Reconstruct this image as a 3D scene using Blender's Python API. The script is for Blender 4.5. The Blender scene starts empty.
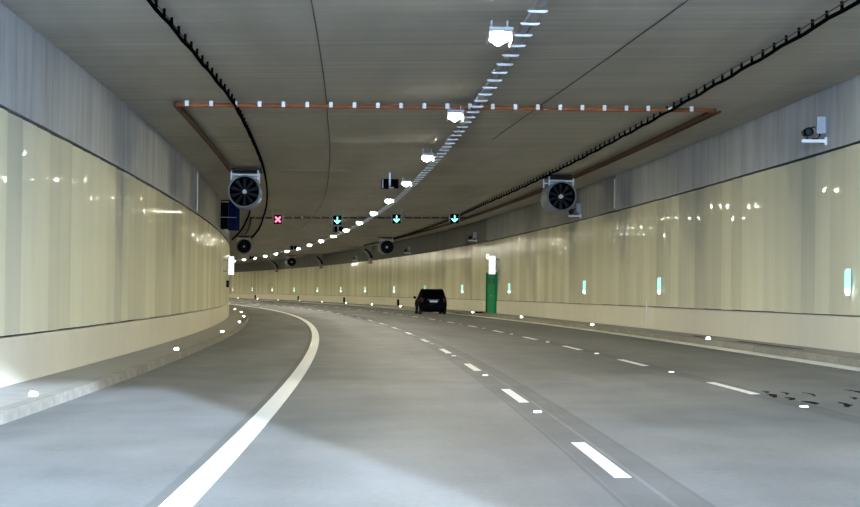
import bpy, math, random
import numpy as np
from mathutils import Matrix, Vector
random.seed(7)
PI = math.pi
sc = bpy.context.scene
col = sc.collection

# ------------------------------------------------------------------ tunnel alignment
F_PX = 2130.0
Q = 0.02344                                   # cross fall of the whole tunnel (rises to the right)
_kn = np.array([0, 51.5, 103.0, 154.5, 206.0, 283.3, 386.3])
_kv = np.array([-.000723, -.000557, -.000644, -.000585, -.000566, -.000580, -.000640])
_ss = np.arange(-80, 721, 1.0)
_k = np.interp(_ss, _kn, _kv)
_th = np.concatenate([[0], np.cumsum((_k[1:] + _k[:-1]) / 2)]); _th -= np.interp(0, _ss, _th)
_X = np.concatenate([[0], np.cumsum((np.sin(_th[1:]) + np.sin(_th[:-1])) / 2)]); _X -= np.interp(0, _ss, _X)
_Y = np.concatenate([[0], np.cumsum((np.cos(_th[1:]) + np.cos(_th[:-1])) / 2)]); _Y -= np.interp(0, _ss, _Y)
def TH(s): return float(np.interp(s, _ss, _th))
def W(s, d, z):
    """tunnel coordinates (along, right of the solid line, above the road) -> world"""
    t = TH(s)
    return Vector((float(np.interp(s, _ss, _X)) + d * math.cos(t), float(np.interp(s, _ss, _Y)) - d * math.sin(t), z + Q * d))

# ------------------------------------------------------------------ camera
cam = bpy.data.cameras.new('camera'); camo = bpy.data.objects.new('camera', cam); col.objects.link(camo)
cam.sensor_fit = 'HORIZONTAL'; cam.sensor_width = 36.0; cam.lens = 36.0 * F_PX / 860.0
cam.clip_start = 0.1; cam.clip_end = 2000
_yaw, _pit, _roll = 0.00702, math.atan((293.51 - 253.5) / F_PX), 0.01158
_R = Vector((math.cos(_yaw), -math.sin(_yaw), 0)); _F0 = Vector((math.sin(_yaw), math.cos(_yaw), 0))
_F = _F0 * math.cos(_pit) + Vector((0, 0, 1)) * math.sin(_pit); _U = _R.cross(_F)
_r2 = _R * math.cos(_roll) + _U * math.sin(_roll); _u2 = _U * math.cos(_roll) - _R * math.sin(_roll)
M = Matrix.Identity(4)
for i in range(3):
    M[i][0], M[i][1], M[i][2] = _r2[i], _u2[i], -_F[i]
M[0][3], M[1][3], M[2][3] = 1.649, 0.0, 1.587
camo.matrix_world = M
sc.camera = camo

# ------------------------------------------------------------------ daylight at the portal behind the camera, exposure
S0 = -8.0                                    # portal
world = bpy.data.worlds.new('overcast_sky'); sc.world = world; world.use_nodes = True
bg = world.node_tree.nodes['Background']; bg.inputs[0].default_value = (.44, .65, 1.0, 1); bg.inputs[1].default_value = 225.0
pl = bpy.data.lights.new('portal_daylight', 'AREA'); pl.shape = 'RECTANGLE'; pl.size = 16.4; pl.size_y = 6.4
pl.cycles.is_portal = True
po = bpy.data.objects.new('portal_daylight', pl); col.objects.link(po)
po.location = W(S0 - .05, 3.7, 3.05); po.rotation_euler = (PI / 2, 0, -TH(S0))        # faces into the tunnel
sun = bpy.data.lights.new('low_sun', 'SUN'); sun.energy = 31.0; sun.angle = math.radians(.7); sun.color = (.62, .79, 1.0)
suno = bpy.data.objects.new('low_sun', sun); col.objects.link(suno)
SUN_AZ, SUN_EL = math.radians(13.2), math.radians(8.0)
_sd = Vector((-math.sin(SUN_AZ) * math.cos(SUN_EL), math.cos(SUN_AZ) * math.cos(SUN_EL), -math.sin(SUN_EL)))
suno.rotation_euler = _sd.to_track_quat('-Z', 'Y').to_euler()
vs = sc.view_settings
vs.view_transform = 'Standard'; vs.look = 'None'; vs.exposure = 0.0; vs.gamma = 1.0; vs.use_curve_mapping = False

BEAM = 80.0
LAMP = 650.0                                  # radiance of the ceiling lamp lenses

# ------------------------------------------------------------------ materials
def lin(r, g, b):
    f = lambda c: c / 12.92 if c <= .04045 else ((c + .055) / 1.055) ** 2.4
    return (f(r / 255), f(g / 255), f(b / 255), 1)
MAT = {}
def mat(name, c, rough=.6, metal=0., noise=None, emit=None, spec=.5, bump=0., coords='Object', c2=None, coat=0.):
    """principled material; noise=(sx,sy,sz,amount) mixes c towards c2 (or darker) by stretched noise"""
    m = bpy.data.materials.new(name); m.use_nodes = True; nt = m.node_tree; N = nt.nodes; b = N['Principled BSDF']
    b.inputs['Base Color'].default_value = c; b.inputs['Roughness'].default_value = rough; b.inputs['Metallic'].default_value = metal
    b.inputs['Specular IOR Level'].default_value = spec; b.inputs['Coat Weight'].default_value = coat
    if emit:
        b.inputs['Emission Color'].default_value = emit[0]; b.inputs['Emission Strength'].default_value = emit[1]
    if noise:
        tc = N.new('ShaderNodeTexCoord'); mp = N.new('ShaderNodeMapping'); nz = N.new('ShaderNodeTexNoise')
        mp.inputs['Scale'].default_value = noise[:3]; nz.inputs['Scale'].default_value = 1.0; nz.inputs['Detail'].default_value = 5
        nz.inputs['Roughness'].default_value = .62
        nt.links.new(tc.outputs[coords], mp.inputs[0]); nt.links.new(mp.outputs[0], nz.inputs[0])
        mr = N.new('ShaderNodeMapRange'); mr.inputs[1].default_value = .3; mr.inputs[2].default_value = .72
        mr.inputs[3].default_value = 0; mr.inputs[4].default_value = noise[3]
        nt.links.new(nz.outputs[0], mr.inputs[0])
        mx = N.new('ShaderNodeMix'); mx.data_type = 'RGBA'
        mx.inputs[6].default_value = c; mx.inputs[7].default_value = c2 or (c[0] * .4, c[1] * .4, c[2] * .4, 1)
        nt.links.new(mr.outputs[0], mx.inputs[0]); nt.links.new(mx.outputs[2], b.inputs['Base Color'])
        if bump:
            bp = N.new('ShaderNodeBump'); bp.inputs['Strength'].default_value = bump; bp.inputs['Distance'].default_value = .02
            nt.links.new(nz.outputs[0], bp.inputs['Height']); nt.links.new(bp.outputs[0], b.inputs['Normal'])
        m['mix'] = mx.name
    MAT[name] = m
    return m

def road_material():
    m = bpy.data.materials.new('asphalt'); m.use_nodes = True; nt = m.node_tree; N = nt.nodes; L = nt.links; b = N['Principled BSDF']
    tc = N.new('ShaderNodeTexCoord'); sep = N.new('ShaderNodeSeparateXYZ'); L.new(tc.outputs['UV'], sep.inputs[0])
    def noise(sx, sy, det=6):
        mp = N.new('ShaderNodeMapping'); mp.inputs['Scale'].default_value = (sx, sy, 1)
        nz = N.new('ShaderNodeTexNoise'); nz.inputs['Scale'].default_value = 1; nz.inputs['Detail'].default_value = det
        L.new(tc.outputs['UV'], mp.inputs[0]); L.new(mp.outputs[0], nz.inputs[0]); return nz.outputs[0]
    def rng(v, a, c, lo, hi):
        r = N.new('ShaderNodeMapRange'); r.inputs[1].default_value = a; r.inputs[2].default_value = c
        r.inputs[3].default_value = lo; r.inputs[4].default_value = hi; L.new(v, r.inputs[0]); return r.outputs[0]
    def mul(a, c):
        q = N.new('ShaderNodeMath'); q.operation = 'MULTIPLY'
        for k, v in ((0, a), (1, c)):
            if isinstance(v, (int, float)): q.inputs[k].default_value = v
            else: L.new(v, q.inputs[k])
        return q.outputs[0]
    def band(c, hw, depth, soft=.03):          # 1 outside, 1-depth within c +- hw
        q = N.new('ShaderNodeMath'); q.operation = 'SUBTRACT'; L.new(sep.outputs[1], q.inputs[0]); q.inputs[1].default_value = c
        a = N.new('ShaderNodeMath'); a.operation = 'ABSOLUTE'; L.new(q.outputs[0], a.inputs[0])
        return rng(a.outputs[0], hw, hw + soft, 1 - depth, 1)
    v = rng(noise(.05, .55), .3, .7, .72, 1.20)                     # long worn streaks
    v = mul(v, rng(noise(.5, .9), .3, .7, .82, 1.12))
    v = mul(v, rng(noise(9, 14, 3), .3, .7, .93, 1.07))             # aggregate
    v = mul(v, band(3.58, .27, .26)); v = mul(v, band(3.88, .012, .35, .015)); v = mul(v, band(3.26, .012, .35, .015))
    v = mul(v, band(3.62, .014, -.45, .012))
    v = mul(v, band(7.04, .14, .2)); v = mul(v, band(7.2, .012, .3, .012))
    v = mul(v, band(-.17, .05, .3))
    v = mul(v, band(10.3, .25, .12, .3))
    hs = N.new('ShaderNodeMix'); hs.data_type = 'RGBA'; hs.blend_type = 'MULTIPLY'; hs.inputs[0].default_value = 1
    hs.inputs[6].default_value = (.165, .166, .171, 1)
    cx = N.new('ShaderNodeCombineColor')
    for i in range(3): L.new(v, cx.inputs[i])
    L.new(cx.outputs[0], hs.inputs[7]); L.new(hs.outputs[2], b.inputs['Base Color'])
    b.inputs['Roughness'].default_value = .62; b.inputs['Specular IOR Level'].default_value = .35
    bp = N.new('ShaderNodeBump'); bp.inputs['Strength'].default_value = .25; bp.inputs['Distance'].default_value = .006
    L.new(noise(30, 40, 2), bp.inputs['Height']); L.new(bp.outputs[0], b.inputs['Normal'])
    MAT['asphalt'] = m

def ceiling_material():
    m = mat('ceiling_concrete', (.48, .465, .435, 1), .8, noise=(2.4, .10, 1, .75), coords='UV', c2=(.29, .275, .25, 1), bump=.15)
    nt = m.node_tree; N = nt.nodes; L = nt.links
    mx = N[m['mix']]
    tc = N.new('ShaderNodeTexCoord'); mp = N.new('ShaderNodeMapping'); mp.inputs['Scale'].default_value = (.09, .5, 1)
    nz = N.new('ShaderNodeTexNoise'); nz.inputs['Scale'].default_value = 1; nz.inputs['Detail'].default_value = 6
    L.new(tc.outputs['UV'], mp.inputs[0]); L.new(mp.outputs[0], nz.inputs[0])
    mr = N.new('ShaderNodeMapRange'); mr.inputs[1].default_value = .48; mr.inputs[2].default_value = .75; mr.inputs[3].default_value = 0; mr.inputs[4].default_value = .55
    L.new(nz.outputs[0], mr.inputs[0])
    m2 = N.new('ShaderNodeMix'); m2.data_type = 'RGBA'; L.new(mr.outputs[0], m2.inputs[0]); L.new(mx.outputs[2], m2.inputs[6])
    m2.inputs[7].default_value = (.235, .22, .18, 1)
    L.new(m2.outputs[2], N['Principled BSDF'].inputs['Base Color'])

road_material(); ceiling_material()
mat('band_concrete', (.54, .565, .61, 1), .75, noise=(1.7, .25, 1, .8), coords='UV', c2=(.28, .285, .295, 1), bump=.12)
mat('half_shaded_concrete', (.32, .325, .33, 1), .8, noise=(1.7, .25, 1, .8), coords='UV', c2=(.18, .18, .185, 1))  # same band concrete, colour darkened as the portal daylight fades
mat('shaded_concrete', (.15, .15, .145, 1), .85, noise=(1.7, .25, 1, .8), coords='UV', c2=(.09, .09, .085, 1))  # same band concrete, darker still: missing lamp light and daylight put into the colour
mat('bracket_concrete', (.40, .38, .32, 1), .8, noise=(2, 2, 2, .4))
mat('back_concrete', (.09, .09, .085, 1), .9)
mat('panel_enamel', (.70, .67, .52, 1), .11, noise=(1.2, 1.2, .12, .5), c2=(.60, .57, .43, 1), spec=0., coat=.06)
MAT['panel_enamel'].node_tree.nodes['Principled BSDF'].inputs['Coat Roughness'].default_value = .045
mat('plinth_paint', (.74, .69, .58, 1), .55, noise=(.9, .9, .5, .4), c2=(.63, .58, .47, 1))
mat('walkway_concrete', (.29, .28, .26, 1), .85, noise=(1.3, 2.2, 1, .6), coords='UV', c2=(.20, .19, .17, 1))
mat('kerb_stone', (.27, .25, .215, 1), .8, noise=(4, 2, 6, .7), c2=(.15, .135, .11, 1))
mat('road_paint', (.93, .93, .92, 1), .5, noise=(2, 5, 1, .2), coords='UV', c2=(.72, .71, .68, 1))
mat('stud_white', (.85, .85, .82, 1), .4)
mat('tar', (.028, .028, .03, 1), .9, spec=0.)
mat('black_cable', (.003, .003, .0035, 1), .9, spec=0.)
mat('dark_steel', (.03, .03, .032, 1), .6, spec=.2)
mat('galvanised', (.42, .43, .45, 1), .45, .6, noise=(6, 6, 6, .4))
mat('fan_blade', (.02, .02, .022, 1), .6, spec=.2)
mat('fan_casing', (.19, .193, .20, 1), .5, .4, noise=(6, 6, 6, .4))
mat('grey_steel', (.30, .31, .32, 1), .5, .3)
mat('white_paint', (.80, .80, .80, 1), .4)
mat('orange_conduit', (.36, .105, .035, 1), .6, noise=(.7, .7, .7, .9), c2=(.15, .06, .03, 1), spec=.2)
mat('brown_conduit', (.11, .048, .024, 1), .7, noise=(2, 2, 2, .6), c2=(.05, .028, .016, 1), spec=.15)
mat('white_clip', (.82, .82, .80, 1), .4)
mat('lamp_lens', (1, 1, 1, 1), .3, emit=((1, .94, .80, 1), LAMP))
mat('end_lens', (1, 1, 1, 1), .3, emit=((1, .92, .70, 1), 260.0))
mat('kerb_lens', (1, 1, 1, 1), .3, emit=((.90, .92, 1, 1), 26.0))
mat('guide_green', (.2, .7, .5, 1), .3, emit=((.42, 1.0, .80, 1), .8))
mat('guide_white', (1, 1, 1, 1), .3, emit=((1, 1, .98, 1), 11.0))
mat('sign_white', (1, 1, 1, 1), .3, emit=((.95, 1, 1, 1), 1.0))
mat('sign_grey', (.4, .4, .45, 1), .5)
mat('sign_pink', (.9, .5, .5, 1), .3, emit=((1, .35, .35, 1), 1.0))
mat('led_green', (.1, .9, .6, 1), .3, emit=((.25, 1.0, .86, 1), 2.6))
mat('led_red', (.9, .1, .2, 1), .3, emit=((1.0, .12, .22, 1), 3.0))
mat('signal_black', (.002, .0025, .0025, 1), .9, spec=.03)
mat('door_green', (.012, .27, .10, 1), .7, spec=.05)
mat('door_green_dark', (.008, .15, .065, 1), .7, spec=.05)
mat('navy', (.005, .009, .05, 1), .7, spec=.05)
mat('car_paint', (.004, .0035, .004, 1), .35, spec=0., coat=.04)
mat('car_glass', (.003, .003, .0035, 1), .2, spec=0., coat=.05)
mat('tyre', (.012, .012, .012, 1), .8)
mat('tail_red', (.10, .004, .006, 1), .3, spec=.1)
mat('plate', (.85, .85, .85, 1), .4)
mat('red_plastic', (.42, .06, .03, 1), .45)
mat('rust_slot', (.03, .027, .024, 1), .8)

def piece_tone(name, amount):
    nt = MAT[name].node_tree; N = nt.nodes; b = N['Principled BSDF']; src = b.inputs['Base Color'].links[0].from_socket
    oi = N.new('ShaderNodeObjectInfo'); r = N.new('ShaderNodeMapRange'); r.inputs[3].default_value = 1 - amount; r.inputs[4].default_value = 1 + amount
    nt.links.new(oi.outputs['Random'], r.inputs[0])
    h = N.new('ShaderNodeHueSaturation'); nt.links.new(src, h.inputs['Color']); nt.links.new(r.outputs[0], h.inputs['Value']); nt.links.new(h.outputs[0], b.inputs['Base Color'])
piece_tone('panel_enamel', .13); piece_tone('kerb_stone', .12); piece_tone('plinth_paint', .04); piece_tone('band_concrete', .06); piece_tone('ceiling_concrete', .05)

# ------------------------------------------------------------------ mesh helpers
class MB:
    def __init__(s): s.v = []; s.f = []; s.uv = None
    def box(s, c, h, rz=0., rx=0., ry=0.):
        b = len(s.v); R = Matrix.Rotation(rz, 3, 'Z') @ Matrix.Rotation(ry, 3, 'Y') @ Matrix.Rotation(rx, 3, 'X')
        for dz in (-1, 1):
            for dx, dy in ((-1, -1), (1, -1), (1, 1), (-1, 1)):
                s.v.append(tuple(Vector(c) + R @ Vector((dx * h[0], dy * h[1], dz * h[2]))))
        s.f += [tuple(b + i for i in q) for q in ((3, 2, 1, 0), (4, 5, 6, 7), (0, 1, 5, 4), (1, 2, 6, 5), (2, 3, 7, 6), (3, 0, 4, 7))]
        return s
    def tube(s, pts, r, n=6, cap=True):
        pts = [Vector(p) for p in pts]; b0 = len(s.v)
        rs = r if isinstance(r, (list, tuple)) else [r] * len(pts)
        for i, p in enumerate(pts):
            t = (pts[min(i + 1, len(pts) - 1)] - pts[max(i - 1, 0)]).normalized()
            a = t.cross(Vector((0, 0, 1)) if abs(t.z) < .9 else Vector((1, 0, 0))).normalized(); c = t.cross(a)
            for k in range(n):
                w = 2 * PI * k / n; s.v.append(tuple(p + (a * math.cos(w) + c * math.sin(w)) * rs[i]))
        for i in range(len(pts) - 1):
            for k in range(n):
                a, c = b0 + i * n + k, b0 + i * n + (k + 1) % n; s.f.append((a, c, c + n, a + n))
        if cap:
            s.f.append(tuple(b0 + k for k in range(n))[::-1]); e = b0 + (len(pts) - 1) * n; s.f.append(tuple(e + k for k in range(n)))
        return s
    def lathe(s, prof, n=24, axis='Y', c=(0, 0, 0)):
        """prof = [(radius, height along axis)]"""
        b0 = len(s.v); c = Vector(c)
        for r, h in prof:
            for k in range(n):
                w = 2 * PI * k / n
                s.v.append(tuple(c + Vector((r * math.cos(w), h, r * math.sin(w)) if axis == 'Y' else (r * math.cos(w), r * math.sin(w), h) if axis == 'Z' else (h, r * math.cos(w), r * math.sin(w)))))
        for i in range(len(prof) - 1):
            for k in range(n):
                a, d = b0 + i * n + k, b0 + i * n + (k + 1) % n
                s.f.append((a, d, d + n, a + n))
        return s
    def prism(s, poly, lo, hi, plane='XZ'):
        """polygon in a plane extruded along the third axis"""
        b = len(s.v); n = len(poly)
        for t in (lo, hi):
            for a, c in poly:
                s.v.append((a, t, c) if plane == 'XZ' else (a, c, t) if plane == 'XY' else (t, a, c))
        s.f.append(tuple(b + i for i in range(n))); s.f.append(tuple(b + n + i for i in range(n))[::-1])
        for i in range(n):
            j = (i + 1) % n; s.f.append((b + j, b + i, b + n + i, b + n + j))
        return s
    def mesh(s, name, m, smooth=False):
        me = bpy.data.meshes.new(name); me.from_pydata(s.v, [], s.f); me.materials.append(MAT[m])
        import bmesh
        bm = bmesh.new(); bm.from_mesh(me); bmesh.ops.recalc_face_normals(bm, faces=bm.faces); bm.to_mesh(me); bm.free()
        if smooth:
            for p in me.polygons: p.use_smooth = True
        me.update(); return me
    def build(s, name, m, parent=None, smooth=False):
        o = bpy.data.objects.new(name, s.mesh(name, m, smooth)); col.objects.link(o); o.parent = parent; return o

def srange(a, b):
    out = []; x = a
    while x < b - 1e-6:
        out.append(x); x += 4 if x < 420 else 12
    out.append(b)
    if len(out) < 2: out = [a, b]
    return out
def sweep(name, prof, a, b, m, parent=None, closed=True, step=None):
    """profile [(d,z)] swept along the tunnel from a to b; UV = (metres along, d + z)"""
    if step: n = max(1, int(round((b - a) / step))); st = [a + (b - a) * i / n for i in range(n + 1)]
    else: st = srange(a, b)
    v = []; f = []; n = len(prof); uvs = []
    for s_ in st:
        for d, z in prof: v.append(tuple(W(s_, d, z)))
    per = [0]
    for i in range(1, n + 1):
        p0, p1 = prof[i - 1], prof[i % n]; per.append(per[-1] + math.hypot(p1[0] - p0[0], p1[1] - p0[1]))
    rng = range(n) if closed else range(n - 1)
    for i in range(len(st) - 1):
        for k in rng:
            j = (k + 1) % n; f.append((i * n + k, i * n + j, (i + 1) * n + j, (i + 1) * n + k))
            flat = abs(prof[k][0] - prof[j][0]) > abs(prof[k][1] - prof[j][1])
            va, vb = (prof[k][0], prof[j][0]) if flat else (prof[k][1], prof[j][1])
            uvs.append([(st[i], va), (st[i], vb), (st[i + 1], vb), (st[i + 1], va)])
    if closed:
        f.append(tuple(range(n))[::-1]); f.append(tuple((len(st) - 1) * n + k for k in range(n)))
        uvs.append([(st[0], p[0] + p[1]) for p in prof][::-1]); uvs.append([(st[-1], p[0] + p[1]) for p in prof])
    me = bpy.data.meshes.new(name); me.from_pydata(v, [], f); me.materials.append(MAT[m])
    ul = me.uv_layers.new(name='uv')
    li = 0
    for p, u in zip(me.polygons, uvs):
        for q in u: ul.data[li].uv = q; li += 1
    import bmesh
    bm = bmesh.new(); bm.from_mesh(me); bmesh.ops.recalc_face_normals(bm, faces=bm.faces); bm.to_mesh(me); bm.free()
    o = bpy.data.objects.new(name, me); col.objects.link(o); o.parent = parent; return o

def tag(o, label, cat, group=None, kind=None):
    o['label'] = label; o['category'] = cat
    if group: o['group'] = group
    if kind: o['kind'] = kind
    return o
def place(o, s, d, z, rz=0.):
    o.location = W(s, d, z); o.rotation_euler = (0, 0, -TH(s) + rz); return o
def thing(name, label, cat, s, d, z, rz=0., group=None):
    o = bpy.data.objects.new(name, None); col.objects.link(o); o.empty_display_size = .2
    place(o, s, d, z, rz); return tag(o, label, cat, group)
def child(name, me, parent):
    o = bpy.data.objects.new(name, me); col.objects.link(o); o.parent = parent; return o
def dup(root, s, d, z, rz=0., label=None, group=None):
    r = root.copy(); col.objects.link(r); place(r, s, d, z, rz)
    if label: r['label'] = label
    if group: r['group'] = group
    for ch in list(root.children):
        c = ch.copy(); col.objects.link(c); c.parent = r
        for g in list(ch.children):
            e = g.copy(); col.objects.link(e); e.parent = c
    return r

DL, DR = -4.35, 11.70            # faces of the two walls
ZC = 6.05                        # soffit
ZPB, ZPTL, ZPTR = .955, 4.455, 4.60
KL, KR = -3.13, 10.79            # kerb faces
S1 = 700.0

# ------------------------------------------------------------------ the setting
floor = sweep('floor', [(-5.2, -.4), (-5.2, 0), (KL, 0), (-1.5, 0), (0, 0), (1.75, 0), (3.5, 0), (5.25, 0), (7, 0), (9, 0), (KR, 0), (12.6, 0), (12.6, -.4)], S0, S1, 'asphalt')
tag(floor, 'grey asphalt carriageway curving away through the tunnel', 'road', kind='structure')
ceil = sweep('ceiling', [(-5.2, ZC + .3), (12.6, ZC + .3), (12.6, ZC + .6), (-5.2, ZC + .6)], S0, S1, 'back_concrete')
tag(ceil, 'flat streaky concrete ceiling slabs with a central row of lamps', 'ceiling', kind='structure')
JOINTS = [S0 + .02, 3.0, 28.0, 53.0, 78.0] + [78.0 + 25 * i for i in range(1, 15)] + [S1 - .02]
for a, b in zip(JOINTS[:-1], JOINTS[1:]):
    sweep('ceiling_slab', [(-4.75, ZC), (-1.7, ZC), (1.7, ZC), (5.2, ZC), (8.7, ZC), (12.1, ZC), (12.1, ZC + .29), (-4.75, ZC + .29)], a + .035, b - .035, 'ceiling_concrete', ceil)
walls = {}
for nm, dw, sg, zt, lab in (('wall_left', DL, -1, ZPTL, 'tunnel wall of cream enamel panels on the inner side of the bend'),
                            ('wall_right', DR, 1, ZPTR, 'long cream panelled tunnel wall on the outer side of the bend')):
    w = sweep(nm, [(dw + sg * .17, -.05), (dw + sg * .55, -.05), (dw + sg * .55, ZC + .28), (dw + sg * .17, ZC + .28)], S0, S1, 'back_concrete')
    tag(w, lab, 'wall', kind='structure'); walls[nm] = w
    jo = 4.8 if sg > 0 else 0.
    JW = [JOINTS[0]] + [j_ + jo for j_ in JOINTS[1:-1]] + [JOINTS[-1]]
    for a, b in zip(JW[:-1], JW[1:]):                               # bare concrete band above the panels
        sweep('concrete_band', [(dw - sg * .01, zt + .05), (dw + sg * .15, zt + .05), (dw + sg * .15, ZC - .005), (dw - sg * .01, ZC - .005)], a + .02, b - .02, 'band_concrete' if a < 70 else 'half_shaded_concrete' if a < 125 else 'shaded_concrete', w)  # light falloff along the band is stepped through darker material copies
    a = S0 + .02
    while a < S1 - 1:                                              # painted plinth blocks below the panels
        b = a + 16.2 if a < 400 else S1 - .02
        sweep('plinth_block', [(dw - sg * .015, .0), (dw + sg * .15, .0), (dw + sg * .15, ZPB - .035), (dw - sg * .015, ZPB - .035)], a + .008, min(b, S1 - .02) - .008, 'plinth_paint', w)
        a = b
leak_cap = sweep('light_leak_cap', [(-5.2, -.4), (12.6, -.4), (12.6, ZC + .6), (-5.2, ZC + .6)], S1, S1 + .5, 'back_concrete', step=.5)  # added cap against sky light leaking in; the tunnel itself goes on
tag(leak_cap, 'unseen cap added beyond the bend to keep sky light out', 'wall', kind='structure')
pier = MB().prism([(7.95, S0 - .7), (11.6, S0 - .7), (11.6, S0 - .05), (7.95, S0 - .05)], 0, ZC + .6, 'XY').build('shadow_pier', 'bracket_concrete')  # unseen pier, added and sized to cut the sun into the diagonal road shadow
tag(pier, 'wide unseen pier added in the tunnel portal to shade the road', 'pier', kind='structure')
apron = MB().prism([(-60, -90), (60, -90), (60, S0 - .02), (-60, S0 - .02)], -.6, -.12, 'XY').build('apron', 'walkway_concrete')
tag(apron, 'concrete approach apron outside the tunnel portal', 'ground', kind='structure')
# enamel wall panels, one object each, sharing three bowed meshes per wall
def panel_mesh(wd, ht, bow):
    mb = MB(); n = 4
    xs = [-wd / 2 + wd * i / n for i in range(n + 1)]
    off = [bow * (1 - (2 * i / n - 1) ** 2) for i in range(n + 1)]
    poly = [(o_, x) for x, o_ in zip(xs, off)] + [(-.03, wd / 2), (-.03, -wd / 2)]
    mb.prism(poly, 0, ht, 'XY')                                     # local x = towards the road, y = along, z = up
    return mb
PW = 1.5
for nm, dw, sg, zt, a0, a1 in (('wall_left', DL, -1, ZPTL, 20.6, 170.), ('wall_right', DR, 1, ZPTR, 27.1, 440.)):
    meshes = [panel_mesh(PW - .018, zt - ZPB, bw).mesh('panel', 'panel_enamel') for bw in (.004, .009, .014)]
    s_ = a0
    while s_ < a1:
        o = child('panel', random.choice(meshes), walls[nm]); o.location = W(s_, dw + sg * .014, ZPB + random.uniform(-.010, .006))
        base = -TH(s_) + (0 if sg < 0 else PI)
        o.rotation_euler = (random.uniform(-.0025, .0025), 0, base + sg * .017 + random.uniform(-.010, .010))
        s_ += PW
    # beyond what can be told apart: one continuous sheet
    for q0, q1 in ((S0 + .02, a0 - PW / 2), (s_ - PW / 2, S1 - .02)):
        sweep('panel_run', [(dw, ZPB), (dw + sg * .03, ZPB), (dw + sg * .03, zt), (dw, zt)], q0, q1, 'panel_enamel', walls[nm])
for nm, dw, sg, sj, z0, z1 in (('wall_left', DL, -1, 77.4, 4.6, 5.95), ('wall_right', DR, 1, 83.0, 4.75, 5.9), ('wall_right', DR, 1, 74.8, .2, 1.15)):
    sweep('joint_strip', [(dw - sg * .012, z0), (dw - sg * .03, z0), (dw - sg * .03, z1), (dw - sg * .012, z1)], sj - .1, sj + .1, 'white_paint', walls[nm], step=.2)
# walkways with kerb stones
for nm, dw, kd, sg, a0, a1, lab in (('walkway_inner', DL, KL, -1, 22., 124., 'pale concrete walkway with kerb stones along the inner tunnel wall'),
                                   ('walkway_outer', DR, KR, 1, 36., 140., 'pale concrete walkway with kerb stones along the outer tunnel wall')):
    wk = sweep(nm.split('_')[0], [(kd + sg * .2, .005), (dw - sg * .02, .005), (dw - sg * .02, .165), (kd + sg * .2, .15)], S0, S1, 'walkway_concrete')
    tag(wk, lab, 'walkway', kind='structure')
    for k in range(3):
        me = MB().box((0, 0, .075), (.098, .4975, .083 + .0005 * k)).mesh('kerb_stone', 'kerb_stone')
        if k == 0: km = []
        km.append(me)
    s_ = a0
    while s_ < a1:
        o = child('kerb_stone', random.choice(km), wk); place(o, s_, kd + sg * (.1 + random.uniform(-.0015, .0015)), 0); s_ += 1.0
    for q0, q1 in ((S0, a0 - .5), (s_ - .5, S1)):
        sweep('kerb', [(kd, .0), (kd + sg * .2, .0), (kd + sg * .2, .158), (kd, .158)], q0, q1, 'kerb_stone', wk)
    if sg > 0:
        for q, ln in ((50.3, 2.6), (53.6, 1.7), (61.5, .9)):
            sweep('drain_slot', [(11.12, .158), (11.22, .158), (11.22, .172), (11.12, .172)], q - ln, q + ln, 'rust_slot', wk, step=1)
# painted markings and studs
sweep('edge_line', [(-.125, .001), (.125, .001), (.125, .005), (-.125, .005)], S0, 420, 'road_paint', floor)
sweep('edge_line', [(10.38, .001), (10.775, .001), (10.775, .005), (10.38, .005)], S0, 420, 'road_paint', floor)
for dd, n0 in ((3.5, 17.6), (7.0, 31.1 - 12.05)):
    for i in range(-2, 27):
        a = n0 + 12.05 * i
        sweep('lane_dash', [(dd - .07, .001), (dd + .07, .001), (dd + .07, .005), (dd - .07, .005)], a, a + 4.1, 'road_paint', floor, step=2.1)
stud = MB().prism([(-.055, .0), (.055, .0), (.045, .022), (-.045, .022)], -.06, .06).mesh('road_stud', 'stud_white')
for dd, n0, off, lab in ((3.5, 17.6, 2.4, 'small white raised stud in the lane line of long worn dashes beside the solid line'),
                         (7.0, 19.05, 3.5, 'small white raised stud in the lane line followed by the dark car')):
    for i in range(1, 14):
        o = bpy.data.objects.new('road_stud', stud); col.objects.link(o); place(o, n0 + 12.05 * i - off, dd, 0)
        tag(o, lab, 'road stud', 'road studs in the lane line at %d metres' % (3 if dd < 5 else 7))
        o['group'] = 'studs of the lane line beside the solid line' if dd < 5 else 'studs of the lane line beside the dark car'
# tar repairs in the outer lane
for (s_, d_, L_, w_) in ((30.6, 7.15, .55, .10), (31.7, 7.25, .3, .05), (29.7, 7.22, .38, .09), (30.8, 7.75, .5, .05), (28.6, 7.28, .42, .10), (28.0, 7.62, .6, .10), (31.4, 8.55, .6, .06), (30.7, 8.6, .5, .07), (29.6, 8.1, .3, .06), (31.2, 7.45, .4, .04)):
    n = 18; poly = [(w_ * .62 * math.sin(2 * PI * i / n) * random.uniform(.35, 1.5) + .05 * math.sin(3 * PI * i / n), L_ * math.cos(2 * PI * i / n) * random.uniform(.9, 1.1)) for i in range(n)]
    o = MB().prism(poly, .0005, .006, 'XY').build('tar_patch', 'tar', floor); place(o, s_, d_, 0, random.uniform(-.1, .1))

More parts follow.
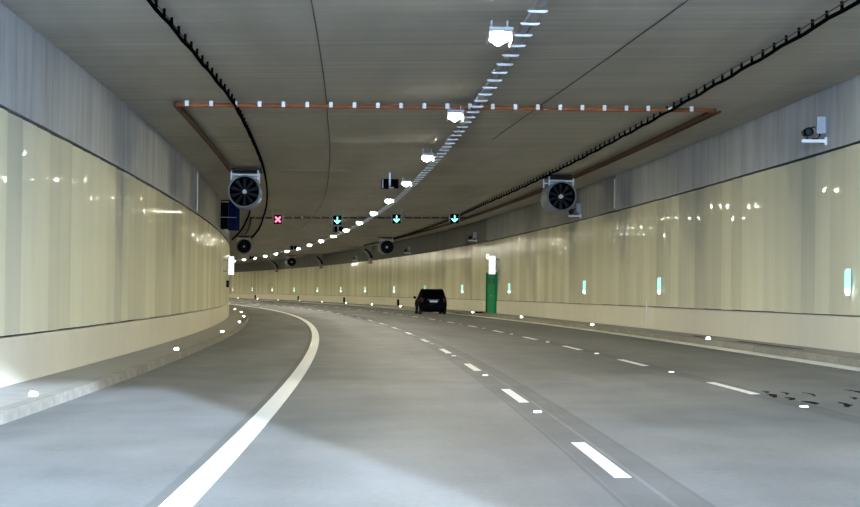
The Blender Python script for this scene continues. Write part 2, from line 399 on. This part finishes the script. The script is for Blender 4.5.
# ------------------------------------------------------------------ ceiling lamps
def make_lamp():
    t = thing('ceiling_lamp', 'bright rectangular lamp hanging in the central ceiling row', 'lamp', 0, 0, 0, group='lamps in the central ceiling row')
    MB().prism([(-.50, .055), (-.30, .085), (.30, .085), (.50, .055), (.50, .01), (.48, -.01), (-.48, -.01), (-.50, .01)], -.19, .19, 'YZ').build('housing', 'grey_steel', t)
    MB().prism([(-.15, -.012), (.15, -.012), (.012, -.095), (-.012, -.095)], -.25, .25).build('lens', 'lamp_lens', t)   # two facets turned to the walls
    for sy in (-1, 1): MB().prism([(-.155, -.008), (.155, -.008), (.014, -.098), (-.014, -.098)], sy * .256 - .005, sy * .256 + .005).build('end_lens', 'end_lens', t)
    for sx in (-1, 1): MB().box((sx * .185, 0, -.058), (.006, .30, .058)).build('side_shield', 'grey_steel', t)
    MB().box((-.13, 0, .16), (.012, .03, .10)).build('bracket', 'grey_steel', t)
    MB().box((.13, 0, .16), (.012, .03, .10)).build('bracket', 'grey_steel', t)
    al = bpy.data.lights.new('wall_beam', 'AREA'); al.shape = 'RECTANGLE'; al.size = .10; al.size_y = .40   # wall-washing optics of the lamp
    al.energy = BEAM; al.spread = math.radians(84); al.color = (1, .93, .57)
    for sx in (-1, 1):
        for sy in (-1, 1):
            lo = bpy.data.objects.new('wall_beam', al); col.objects.link(lo); lo.parent = t
            lo.location = (sx * .20, 0, -.06)
            v = Vector((sx * math.sin(math.radians(54)) * math.cos(.72), sy * math.sin(math.radians(54)) * math.sin(.72), -math.cos(math.radians(54))))
            lo.rotation_euler = v.to_track_quat('-Z', 'Y').to_euler()
    return t
lamp0 = make_lamp()
LT = math.radians(5)
def lamp_at(o, s_):
    o.location = W(s_, 3.39, 5.70); o.rotation_euler = (-LT * 0 - LT, 0, -TH(s_)); return o
lamp_s = [34.5 + 15.45 * i for i in range(-2, 26)]
lamp_at(lamp0, lamp_s[0])
LL = {0: 'ceiling lamp of the central row just inside the portal', 1: 'ceiling lamp of the central row midway between portal and orange cross conduit',
      2: 'bright ceiling lamp of the central row, last one before the orange cross conduit', 3: 'bright ceiling lamp of the central row right beside the orange cross conduit',
      4: 'bright ceiling lamp of the central row, first one past the orange cross conduit', 5: 'ceiling lamp of the central row beside the first pair of dark detector boxes',
      6: 'ceiling lamp of the central row between detector boxes and lane signals', 7: 'ceiling lamp of the central row, last one before the lane signals'}
lamp0['label'] = LL[0]
for i, s_ in enumerate(lamp_s[1:], 1):
    r = dup(lamp0, 0, 0, 0, label=LL.get(i, 'small bright ceiling lamp of the central row beyond the lane signals')); lamp_at(r, s_)
# cable tray beside the lamps, with white brackets across it
tray = sweep('cable_tray', [(3.76, 5.90), (3.76, 5.84), (3.77, 5.84), (3.77, 5.89), (3.91, 5.89), (3.91, 5.84), (3.92, 5.84), (3.92, 5.90)], S0 + 1, 420, 'galvanised')
tag(tray, 'cable tray with white cross brackets running along the ceiling beside the lamp row', 'cable tray')
hm = MB().box((0, 0, .07), (.012, .02, .085)).mesh('hanger', 'galvanised')
for i in range(70):
    s_ = -5 + 6 * i; place(child('hanger', hm, tray), s_, 3.84, 5.9)
bm_ = MB().prism([(-.155, .03), (.155, .03), (.155, .012), (.11, -.008), (-.11, -.008), (-.155, .012)], -.025, .025).mesh('cross_bracket', 'white_paint')
for i in range(150): place(child('cross_bracket', bm_, tray), 29.34 + 1.51 * i, 3.84, 5.81)

# ------------------------------------------------------------------ hanging cables
def hanging_cable(name, label, dfun, z, a, b):
    d = dfun(a)
    pts = [W(s_, dfun(s_), z + .015 * math.sin(s_ * 1.7)) for s_ in np.arange(a, b, 1.0)]
    t = thing(name, label, 'cable', a, d, z)
    inv = t.matrix_basis.inverted()
    MB().tube([inv @ p for p in pts], .034, 6).build('cable', 'black_cable', t, True)
    MB().tube([inv @ (p + Vector((-.03, 0, .10))) for p in pts[::3]], .012, 4).build('rail', 'dark_steel', t)
    me = MB().box((0, 0, .075), (.022, .03, .075)).mesh('hanger', 'black_cable')
    s_ = a + .3
    while s_ < b - .5:
        h = child('hanger', me, t); h.matrix_basis = inv @ (Matrix.Translation(W(s_, dfun(s_), z)) @ Matrix.Rotation(-TH(s_), 4, 'Z')); s_ += 1.1
    return t
hanging_cable('hanging_cable', 'black cable hung on short brackets passing the fan over the closed lane', lambda s_: float(np.interp(s_, [20, 31, 47.5, 72, 85, 99, 123, 161, 200], [-2.05, -1.97, -1.72, -1.86, -1.99, -2.14, -2.37, -2.36, -2.36])), 5.89, 22, 180)
hanging_cable('hanging_cable', 'black cable leaving the back of the jet fan above the closed lane', lambda s_: float(np.interp(s_, [80, 114, 130, 152, 176, 200], [-2.85, -3.09, -3.35, -3.58, -3.77, -3.8])), 5.89, 82, 178)
hanging_cable('hanging_cable', 'black cable hung on short brackets beside the outer jet fans', lambda s_: 8.68 + max(0, min(s_, 180) - 106) * .015, 5.89, 24, 206)
for dd, lab in ((.38, 'thin dark conduit running lengthwise on the ceiling above the solid line'), (6.0, 'thin dark conduit running lengthwise on the ceiling between tray and cable')):
    dk = [dd, dd - .02, dd + .05, dd + .2] if dd < 1 else [6.24, 5.9, 5.5, 5.2]
    o = MB().tube([W(s_, float(np.interp(s_, [32, 41, 52, 62] if dd > 1 else [32, 55, 80, 110], dk)), ZC - .012) for s_ in np.arange(24, 66 if dd > 1 else 150, 3.)], .011, 4).build('ceiling_conduit', 'dark_steel')
    tag(o, lab, 'conduit')

# ------------------------------------------------------------------ orange cross conduits with white clips
def cross_conduit(sl, sr, label, tail_l, tail_r, pm='orange_conduit', cm='white_clip'):
    dl, dr, z = -3.08, 9.86, 5.93
    t = thing('cross_conduit', label, 'conduit', sl, dl, z); inv = t.matrix_basis.inverted()
    P = lambda u: inv @ W(sl + (sr - sl) * u, dl + (dr - dl) * u, z)
    MB().tube([P(u / 24) for u in range(17)], .05, 8).build('cross_pipe', pm, t, True)
    MB().tube([P(.705 + u / 24 * .295 / .333) for u in range(9)], .05, 8).build('cross_pipe', pm, t, True)
    MB().tube([P(.655), P(.67) + Vector((0, .12, -.01)), P(.69) + Vector((0, -.05, 0)), P(.71)], .03, 6).build('flexible_joint', pm, t, True)
    cl = MB().box((0, -.05, .03), (.042, .04, .062)).mesh('clip', cm)
    for i in range(23):
        c = child('clip', cl, t); c.location = P((-2.83 + .55 * i - dl) / (dr - dl))
    if tail_l: MB().tube([inv @ W(s_, dl, z) for s_ in np.arange(sl, tail_l, 2.)], .07, 8).build('side_pipe', 'brown_conduit', t, True)
    if tail_r:
        MB().tube([inv @ W(s_, dr, z) for s_ in np.arange(sr, tail_r, 2.)], .06, 8).build('side_pipe', 'brown_conduit', t, True)
        MB().tube([inv @ W(s_, dr + .2, z) for s_ in np.arange(sr + .3, tail_r, 2.)], .035, 6).build('side_pipe', 'brown_conduit', t, True)
    return t
cross_conduit(49.0, 51.9, 'orange conduit with white clips crossing the ceiling in front of the jet fans', 76, 190)
cross_conduit(124.0, 127.0, 'dull brown conduit crossing the ceiling behind the lane signals', 160, None, 'brown_conduit', 'grey_steel')

# ------------------------------------------------------------------ jet fans
def make_fan(label, s_, d_, z_):
    t = thing('jet_fan', label, 'jet fan', s_, d_, z_, group='jet fans under the ceiling')
    MB().lathe([(.52, .0), (.555, -.03), (.58, .0), (.56, .08), (.55, .3), (.55, 2.5), (.58, 2.6), (.555, 2.64), (.52, 2.6)], 32).build('casing', 'fan_casing', t, True)
    MB().lathe([(.522, .01), (.49, .12), (.49, 2.4), (.518, 2.6)], 32).build('liner', 'signal_black', t, True)
    for y in (.32, .9, 1.6, 2.3):
        MB().lathe([(.553, y - .03), (.572, y - .02), (.572, y + .02), (.553, y + .03)], 32).build('flange', 'grey_steel', t, True)
    MB().lathe([(.47, .55), (.47, 2.3), (.0, 2.31)], 24).build('silencer_core', 'signal_black', t, True)
    MB().lathe([(.0, .12), (.04, .125), (.07, .15), (.08, .2), (.08, .5)], 20).build('hub', 'white_paint', t, True)
    for k in range(10):
        w = 2 * PI * k / 10
        R = Matrix.Rotation(w, 4, 'Y')
        mb = MB(); 
        for r, hw, tw in ((.10, .05, .9), (.30, .065, .6), (.485, .07, .4)):
            for sx in (-1, 1):
                for th in (-.006, .006):
                    mb.v.append((sx * hw * math.cos(tw), .38 + sx * hw * math.sin(tw) + th, r))
        for i in range(2):
            b = i * 4; mb.f += [(b, b + 2, b + 6, b + 4), (b + 1, b + 5, b + 7, b + 3), (b, b + 4, b + 5, b + 1), (b + 2, b + 3, b + 7, b + 6)]
        mb.f += [(0, 1, 3, 2), (8, 10, 11, 9)]
        mb.v = [tuple(R @ Vector(p)) for p in mb.v]
        mb.build('blade', 'fan_blade', t)
    for y in (.25, 2.2):
        for sx in (-1, 1):
            MB().box((sx * .47, y, .63), (.024, .04, .225)).build('hanger_post', 'white_paint', t)
        MB().box((0, y, .60), (.47, .03, .028)).build('hanger_bar', 'white_paint', t)
    MB().box((0, 1.2, .80), (.58, 1.15, .03)).build('mounting_frame', 'dark_steel', t)
    MB().box((.50, 1.0, -.26), (.05, .12, .09), ry=.6).build('terminal_box', 'white_paint', t)
    return t
fan0 = make_fan('silver jet fan above the closed lane beside the dark blue box', 75.2, -2.57, 5.17)
dup(fan0, 82.0, 9.48, 5.20, label='silver jet fan before the outer concrete band, brown pipe beside it')
dup(fan0, 166.5, -3.02, 5.16, label='jet fan above the kerb just past the dark blue box')
dup(fan0, 175.0, 8.95, 5.16, label='jet fan beside the first curved concrete bracket')
dup(fan0, 268.5, 8.3, 5.16, label='distant jet fan between curved concrete brackets')

# ------------------------------------------------------------------ dark blue box and lit signs on the inner wall
t = thing('equipment_box', 'dark blue equipment box hung high on the inner wall behind the jet fan', 'box', 100.0, -3.80, 4.50)
MB().box((.12, 0, .70), (.26, .3, .68)).build('cabinet', 'navy', t)
MB().box((-.33, .05, .70), (.17, .3, .62)).build('side_cabinet', 'signal_black', t)
MB().box((.12, -.305, .70), (.012, .006, .66)).build('door_seam', 'signal_black', t)
MB().box((-.2, -.32, .62), (.45, .01, .012)).build('rail', 'grey_steel', t)
MB().box((-.05, .1, 1.42), (.45, .06, .035)).build('mounting_rail', 'dark_steel', t)
MB().box((-.27, -.2, -.08), (.03, .03, .12)).build('cable_gland', 'grey_steel', t)

def lit_sign(label, s_, d_, z_, w, h, sg):
    t = thing('sign_box', label, 'sign', s_, d_, z_)
    MB().box((0, .0, 0), (w / 2, .09, h / 2)).build('case', 'grey_steel', t)
    MB().box((0, -.094, h * .17), (w / 2 - .015, .006, h * .32)).build('face', 'sign_white', t)
    MB().box((0, -.094, -h * .335), (w / 2 - .015, .006, h * .155)).build('face', 'sign_white', t)
    MB().box((sg * (w / 2 + .12), .03, h * .3), (.13, .03, .03)).build('arm', 'grey_steel', t)
    MB().box((sg * (w / 2 + .12), .03, -h * .3), (.13, .03, .03)).build('arm', 'grey_steel', t)
    return t
lit_sign('white glowing two-part sign box projecting from the inner wall at the bend', 107.0, -3.93, 2.96, .29, .92, -1)
t = lit_sign('white glowing sign box projecting above the green exit door', 125.8, 11.24, 3.06, .42, 1.10, 1)
MB().box((-.28, .0, .50), (.04, .05, .12)).build('warning_lamp', 'guide_white', t)
t = thing('wall_box', 'small black box on the inner wall edge below the glowing sign', 'box', 108.0, -4.12, 2.05)
MB().box((0, 0, 0), (.07, .09, .17)).build('housing', 'signal_black', t)
MB().box((0, -.094, .05), (.05, .006, .04)).build('front_plate', 'dark_steel', t)

# ------------------------------------------------------------------ green exit door on the outer wall
t = thing('door_1', 'tall green emergency exit door in the outer wall under a glowing sign', 'door', 129.3, DR - .06, .165); t['kind'] = 'structure'
MB().box((0, 2.25, 1.22), (.09, .09, 1.22)).build('door_frame', 'door_green_dark', t)
MB().box((0, -2.25, 1.22), (.09, .09, 1.22)).build('door_frame', 'door_green', t)
MB().box((0, 0, 2.42), (.09, 2.34, .06)).build('lintel', 'door_green_dark', t)
for y in (-1.08, 1.08):
    lf = MB().box((.02, y, 1.2), (.03, 1.06, 1.2)).build('door_leaf', 'door_green', t)
    MB().box((-.03, y - .75 * (1 if y > 0 else -1), 1.05), (.02, .10, .02)).build('handle', 'galvanised', lf)
    MB().box((-.015, y, 1.95), (.008, .5, .16)).build('vision_panel', 'door_green_dark', lf)

# ------------------------------------------------------------------ guidance lights on the outer wall, kerb lights
g0 = thing('guide_light', 'large slim green and white guidance light, first along the outer wall panels', 'wall light', 45.2, DR - .03, 1.66, group='guidance lights along the outer wall')
MB().box((-.06, .02, 0), (.05, .07, .29)).build('case', 'white_paint', g0)
MB().box((-.06, -.056, .03), (.036, .006, .24)).build('green_face', 'guide_green', g0)
MB().box((-.116, .02, .02), (.006, .055, .22)).build('green_face', 'guide_green', g0)
MB().lathe([(.0, -.135), (.025, -.13), (.038, -.11), (.042, -.05)], 12, c=(-.09, 0, -.2)).build('lamp', 'guide_white', g0, True)
for s_ in (71.6, 91.0, 120.2, 145.5, 170.5, 194.6, 220.4, 244.2, 268.8, 294.8, 320.7, 345, 369.2):
    dup(g0, s_, DR - .03, 1.66, label={71.6: 'slim green and white guidance light before the outer jet fan, second along the wall', 91.0: 'slim green and white guidance light below the outer jet fan, third along the wall', 120.2: 'small guidance light on the outer wall just before the green exit door', 145.5: 'small guidance light on the outer wall just past the green exit door'}.get(s_, 'tiny guidance light on the outer wall beyond the car'))
def kerb_light(label, group):
    k = thing('kerb_light', label, 'kerb light', 0, 0, 0, group=group)
    MB().prism([(-.07, 0), (.07, 0), (.06, .055), (-.06, .055)], -.06, .08).build('housing', 'grey_steel', k)
    MB().prism([(-.055, .008), (.055, .008), (.045, .062), (-.045, .062)], -.085, -.0605).build('lens', 'kerb_lens', k)
    return k
k0 = kerb_light('small glowing light on the kerb of the inner walkway', 'kerb lights of the inner walkway'); place(k0, 30.4, -3.42, .152)
for s_ in (54.6, 78.6, 103.4, 127.6, 152.9, 177.9): dup(k0, s_, -3.42, .152)
k1 = kerb_light('small glowing light on the kerb of the outer walkway', 'kerb lights of the outer walkway'); place(k1, 58.2, 10.86, .158)
for s_ in (83.1, 108.4, 132.6, 156.5, 182.3, 207, 231.8, 257.2, 282.4, 307, 332.5, 357): dup(k1, s_, 10.86, .158)

# ------------------------------------------------------------------ lane signals
def signal(s_, d_, z_, kind, label):
    t = thing('lane_signal', label, 'lane signal', s_, d_, z_, group='lane signals hung in a row')
    MB().box((0, 0, 0), (.225, .08, .25)).build('case', 'signal_black', t)
    if kind == 'x':
        for a in (PI / 4, -PI / 4): MB().box((0, -.088, 0), (.20, .006, .042), ry=a).build('red_stroke', 'led_red', t)
    else:
        mb = MB().box((0, -.088, .02), (.028, .006, .16))
        for sx in (-1, 1): mb.box((sx * .075, -.088, -.085), (.115, .006, .032), ry=-sx * PI / 4)
        mb.build('green_arrow', 'led_green', t)
    for sx in (-1, 1):
        MB().box((sx * .27, .02, (ZC - z_ - .05 - .2) / 2), (.016, .02, (ZC - z_ - .05 + .2) / 2)).build('post', 'grey_steel', t)
        MB().box((sx * .33, .02, ZC - z_ - .035), (.07, .04, .012)).build('foot_plate', 'galvanised', t)
        MB().box((sx * .245, .02, .0), (.025, .02, .03)).build('side_clamp', 'galvanised', t)
    return t
signal(116.0, -1.59, 5.55, 'x', 'black lane signal box showing a glowing red cross')
signal(116.0, 1.64, 5.48, 'a', 'black lane signal with a glowing green down arrow nearest the red cross')
signal(116.0, 4.87, 5.52, 'a', 'black lane signal with a glowing green down arrow beside the lamp row')
signal(116.0, 8.05, 5.51, 'a', 'black lane signal with a glowing green down arrow near the outer hanging cable')

# ------------------------------------------------------------------ detector boxes hung beside the lamp row
b0 = thing('detector_box', 'pair of dark boxes hung beside the lamp row ahead of the lane signals', 'detector', 79.5, 2.72, 5.60, group='dark detector boxes beside the lamp row')
MB().box((-.19, 0, 0), (.14, .16, .19)).build('housing', 'signal_black', b0)
MB().box((.17, 0, .01), (.14, .16, .17)).build('housing', 'signal_black', b0)
MB().box((-.01, -.05, .18), (.035, .035, .25)).build('hanger', 'galvanised', b0)
MB().box((.06, -.165, -.145), (.075, .01, .02)).build('lens_strip', 'white_paint', b0)
MB().box((-.28, -.165, .0), (.02, .006, .17)).build('trim_strip', 'grey_steel', b0)
for s_, l in ((139.0, 'pair of dark boxes hung beside the lamp row just past the lane signals'), (200.0, 'small pair of dark boxes hung beside the lamp row far past the lane signals'), (262.0, 'small pair of dark boxes hung beside the lamp row far past the lane signals')):
    dup(b0, s_, 2.68, 5.66, label=l)

# ------------------------------------------------------------------ cameras on the outer concrete band
c0 = thing('wall_camera', 'surveillance camera with junction box and white arm on the outer concrete band', 'camera', 47.7, DR - .01, 5.02, group='surveillance cameras along the outer wall')
MB().box((-.11, .10, .21), (.10, .07, .19)).build('junction_box', 'grey_steel', c0)
MB().box((-.28, .0, -.16), (.28, .05, .035)).build('arm', 'white_paint', c0)
MB().box((-.02, .0, -.16), (.02, .07, .09)).build('arm_foot', 'white_paint', c0)
cb = MB().lathe([(.0, -.25), (.075, -.25), (.085, -.22), (.085, .18), (.06, .2), (0, .2)], 16, c=(-.45, 0, .03)).build('camera_body', 'dark_steel', c0, True)
MB().lathe([(.09, -.30), (.10, -.29), (.10, -.1), (.088, -.1)], 16, c=(-.45, 0, .03)).build('lens_hood', 'signal_black', cb, True)
MB().tube([(-.42, .18, .03), (-.36, .24, .12), (-.25, .22, .18), (-.16, .16, .12), (-.12, .12, -.02), (-.18, .1, -.1), (-.3, .12, -.1)], .016, 6).build('cable_loop', 'black_cable', c0, True)
MB().box((-.45, 0, -.09), (.03, .03, .05)).build('swivel', 'dark_steel', c0)
c0['label'] = 'surveillance camera with grey junction box and white arm ahead of the orange cross conduit'
for s_, l in ((92.9, 'surveillance camera with white arm on the outer band just below a jet fan'), (138.0, 'surveillance camera with white arm on the outer band above the green exit door'),
              (182.5, 'small surveillance camera on the dark outer band above the car'), (228.5, 'small surveillance camera on the dark outer band between two curved brackets')):
    dup(c0, s_, DR - .01, 4.95, label=l)

# ------------------------------------------------------------------ curved concrete brackets far along the outer wall
def bracket(label, s_):
    t = thing('curved_bracket', label, 'bracket', s_, DR - .02, 4.55, group='curved concrete brackets at the outer wall')
    zt = ZC - 4.55 - .005
    arc = [(-2.15 + 1.85 * math.sin(PI / 2 * i / 10), .02 + (zt - .12) * math.cos(PI / 2 * i / 10)) for i in range(11)]
    MB().prism([(-2.35, zt), (-2.3, zt - .1)] + arc + [(-.30, -.2), (-.02, -.2), (-.02, zt)], -.5, .5).build('rib', 'bracket_concrete', t)
    ins = [(-2.15 + 1.97 * math.sin(PI / 2 * u), .12 + (zt - .12) * math.cos(PI / 2 * u)) for u in (.45, .55, .65, .75, .85, .95)]
    out = [(x + .20, z + .05) for x, z in ins][::-1]
    MB().prism(ins + out, -.512, -.50).build('slot', 'signal_black', t)
    MB().box((-.18, 0, -.23), (.2, .52, .03)).build('lip', 'signal_black', t)
    return t
for s_, l in ((215.0, 'curved concrete bracket at the outer wall beside a jet fan, first of three'), (264.5, 'curved concrete bracket at the outer wall, second of three past the car'), (315.0, 'curved concrete bracket at the outer wall, last of three before the glowing sign')):
    bracket(l, s_)

# ------------------------------------------------------------------ hydrant cabinets on the outer plinth, red kerb box
h0 = thing('hydrant_cabinet', 'narrow dark cabinet on the outer plinth beside the walkway', 'cabinet', 191.0, DR - .02, .18, group='dark cabinets along the outer plinth')
MB().box((-.09, 0, .29), (.09, .2, .29)).build('body', 'dark_steel', h0)
MB().box((-.09, -.205, .29), (.07, .006, .25)).build('door', 'signal_black', h0)
for s_ in (240.6, 290.1, 341.0): dup(h0, s_, DR - .02, .18)
t = thing('kerb_box', 'low dark box with a red end lying on the walkway by the green exit door', 'box', 129.4, 10.98, .17)
MB().box((-.1, 0, .05), (.22, .3, .05)).build('body', 'signal_black', t)
MB().box((.2, -.02, .055), (.09, .29, .055)).build('red_end', 'red_plastic', t)

# ------------------------------------------------------------------ the car
def build_car(s_, d_, label):
    t = thing('car', label, 'car', s_, d_, .0)
    def loft(sections, name, m, parent=t, smooth=True):
        mb = MB(); n = len(sections[0][1])
        for y, ring in sections:
            for x, z in ring: mb.v.append((x, y, z))
        for i in range(len(sections) - 1):
            for k in range(n):
                j = (k + 1) % n; mb.f.append((i * n + k, i * n + j, (i + 1) * n + j, (i + 1) * n + k))
        mb.f.append(tuple(range(n))); mb.f.append(tuple((len(sections) - 1) * n + k for k in range(n))[::-1])
        return mb.build(name, m, parent, smooth)
    def ring(hw, zb, zt, tw=None):
        tw = tw or hw * .94
        right = [(hw * .80, zb), (hw * .96, zb + .08), (hw, zb + (zt - zb) * .45), (hw * .985, zb + (zt - zb) * .8), (tw, zt)]
        return right + [(-x, z) for x, z in right[::-1]]
    # local y=0 is the tail
    loft([(0.0, ring(.82, .42, .78)), (.05, ring(.88, .36, .98)), (.20, ring(.905, .32, 1.03)), (.9, ring(.92, .27, 1.05)), (2.2, ring(.92, .26, 1.03)),
          (3.3, ring(.915, .27, 1.01)), (4.05, ring(.89, .30, .95)), (4.42, ring(.80, .36, .82)), (4.52, ring(.70, .42, .66))], 'body', 'car_paint')
    def gring(hb, ht, zb, zt): return [(hb, zb), (hb - .06, zb + (zt - zb) * .4), (ht, zt), (-ht, zt), (-hb + .06, zb + (zt - zb) * .4), (-hb, zb)]
    loft([(.10, gring(.83, .80, 1.0, 1.06)), (.34, gring(.85, .68, 1.0, 1.58)), (.55, gring(.86, .66, 1.0, 1.66)), (1.5, gring(.865, .66, 1.0, 1.68)), (2.4, gring(.86, .65, 1.0, 1.64)), (3.25, gring(.84, .78, .98, 1.04))], 'cabin', 'car_paint', smooth=False)
    def quad(name, pts, m, th=.012):
        a, b, c, d = [Vector(p) for p in pts]; nrm = (b - a).cross(d - a).normalized() * th
        mb = MB(); mb.v = [tuple(p + nrm) for p in (a, b, c, d)] + [tuple(p - nrm * .2) for p in (a, b, c, d)]
        mb.f = [(0, 1, 2, 3), (7, 6, 5, 4)] + [(i, i + 4, (i + 1) % 4 + 4, (i + 1) % 4) for i in range(4)]
        return mb.build(name, m, t)
    quad('rear_window', [(-.68, .135, 1.12), (.68, .135, 1.12), (.60, .325, 1.54), (-.60, .325, 1.54)], 'car_glass')
    for sx in (-1, 1):
        for y0, y1 in ((.62, 1.35), (1.42, 2.45)):
            p = [(sx * .845, y0, 1.08), (sx * .845, y1, 1.08), (sx * .685, min(y1, 2.3), 1.58), (sx * .685, y0 + .05, 1.58)]
            quad('side_window', p if sx < 0 else p[::-1], 'car_glass')
        MB().box((sx * 1.0, 2.75, 1.1), (.09, .06, .075)).build('mirror', 'car_paint', t)
        MB().prism([(sx * .83, .80), (sx * .64, .86), (sx * .66, 1.06), (sx * .82, 1.10)], -.005, .12).build('tail_light', 'tail_red', t)
        MB().tube([(sx * .60, .6, 1.70), (sx * .60, 1.4, 1.725), (sx * .60, 2.2, 1.70)], .018, 6).build('roof_rail', 'grey_steel', t, True)
        MB().box((sx * .62, -.012, .50), (.09, .01, .025)).build('reflector', 'tail_red', t)
        for y in (.85, 3.5):
            w = MB().lathe([(.20, -.11), (.30, -.115), (.34, -.08), (.34, .08), (.30, .115), (.20, .11)], 24, 'X', (sx * .80, y, .34)).build('wheel', 'tyre', t, True)
            MB().lathe([(.0, sx * .10), (.05, sx * .112), (.2, sx * .095), (.22, sx * .10), (.20, sx * .02)], 20, 'X', (sx * .80, y, .34)).build('rim', 'galvanised', w, True)
    MB().box((0, 2.2, .30), (.74, 2.0, .14)).build('underbody', 'signal_black', t)
    MB().box((0, -.01, .46), (.82, .06, .18)).build('bumper', 'car_paint', t)
    MB().box((0, .0, .40), (.62, .05, .05)).build('diffuser', 'dark_steel', t)
    MB().box((.0, .012, .86), (.25, .02, .055)).build('number_plate', 'plate', t)
    MB().box((0, .0, .955), (.36, .02, .012)).build('trim_bar', 'galvanised', t)
    MB().box((0, .36, 1.62), (.55, .10, .018)).build('roof_spoiler', 'car_paint', t)
    MB().tube([(.45, -.02, .34), (.45, .2, .34)], .035, 10).build('exhaust', 'galvanised', t)
    return t
build_car(139.0, 9.0, 'dark sport utility car driving away in the outer lane')
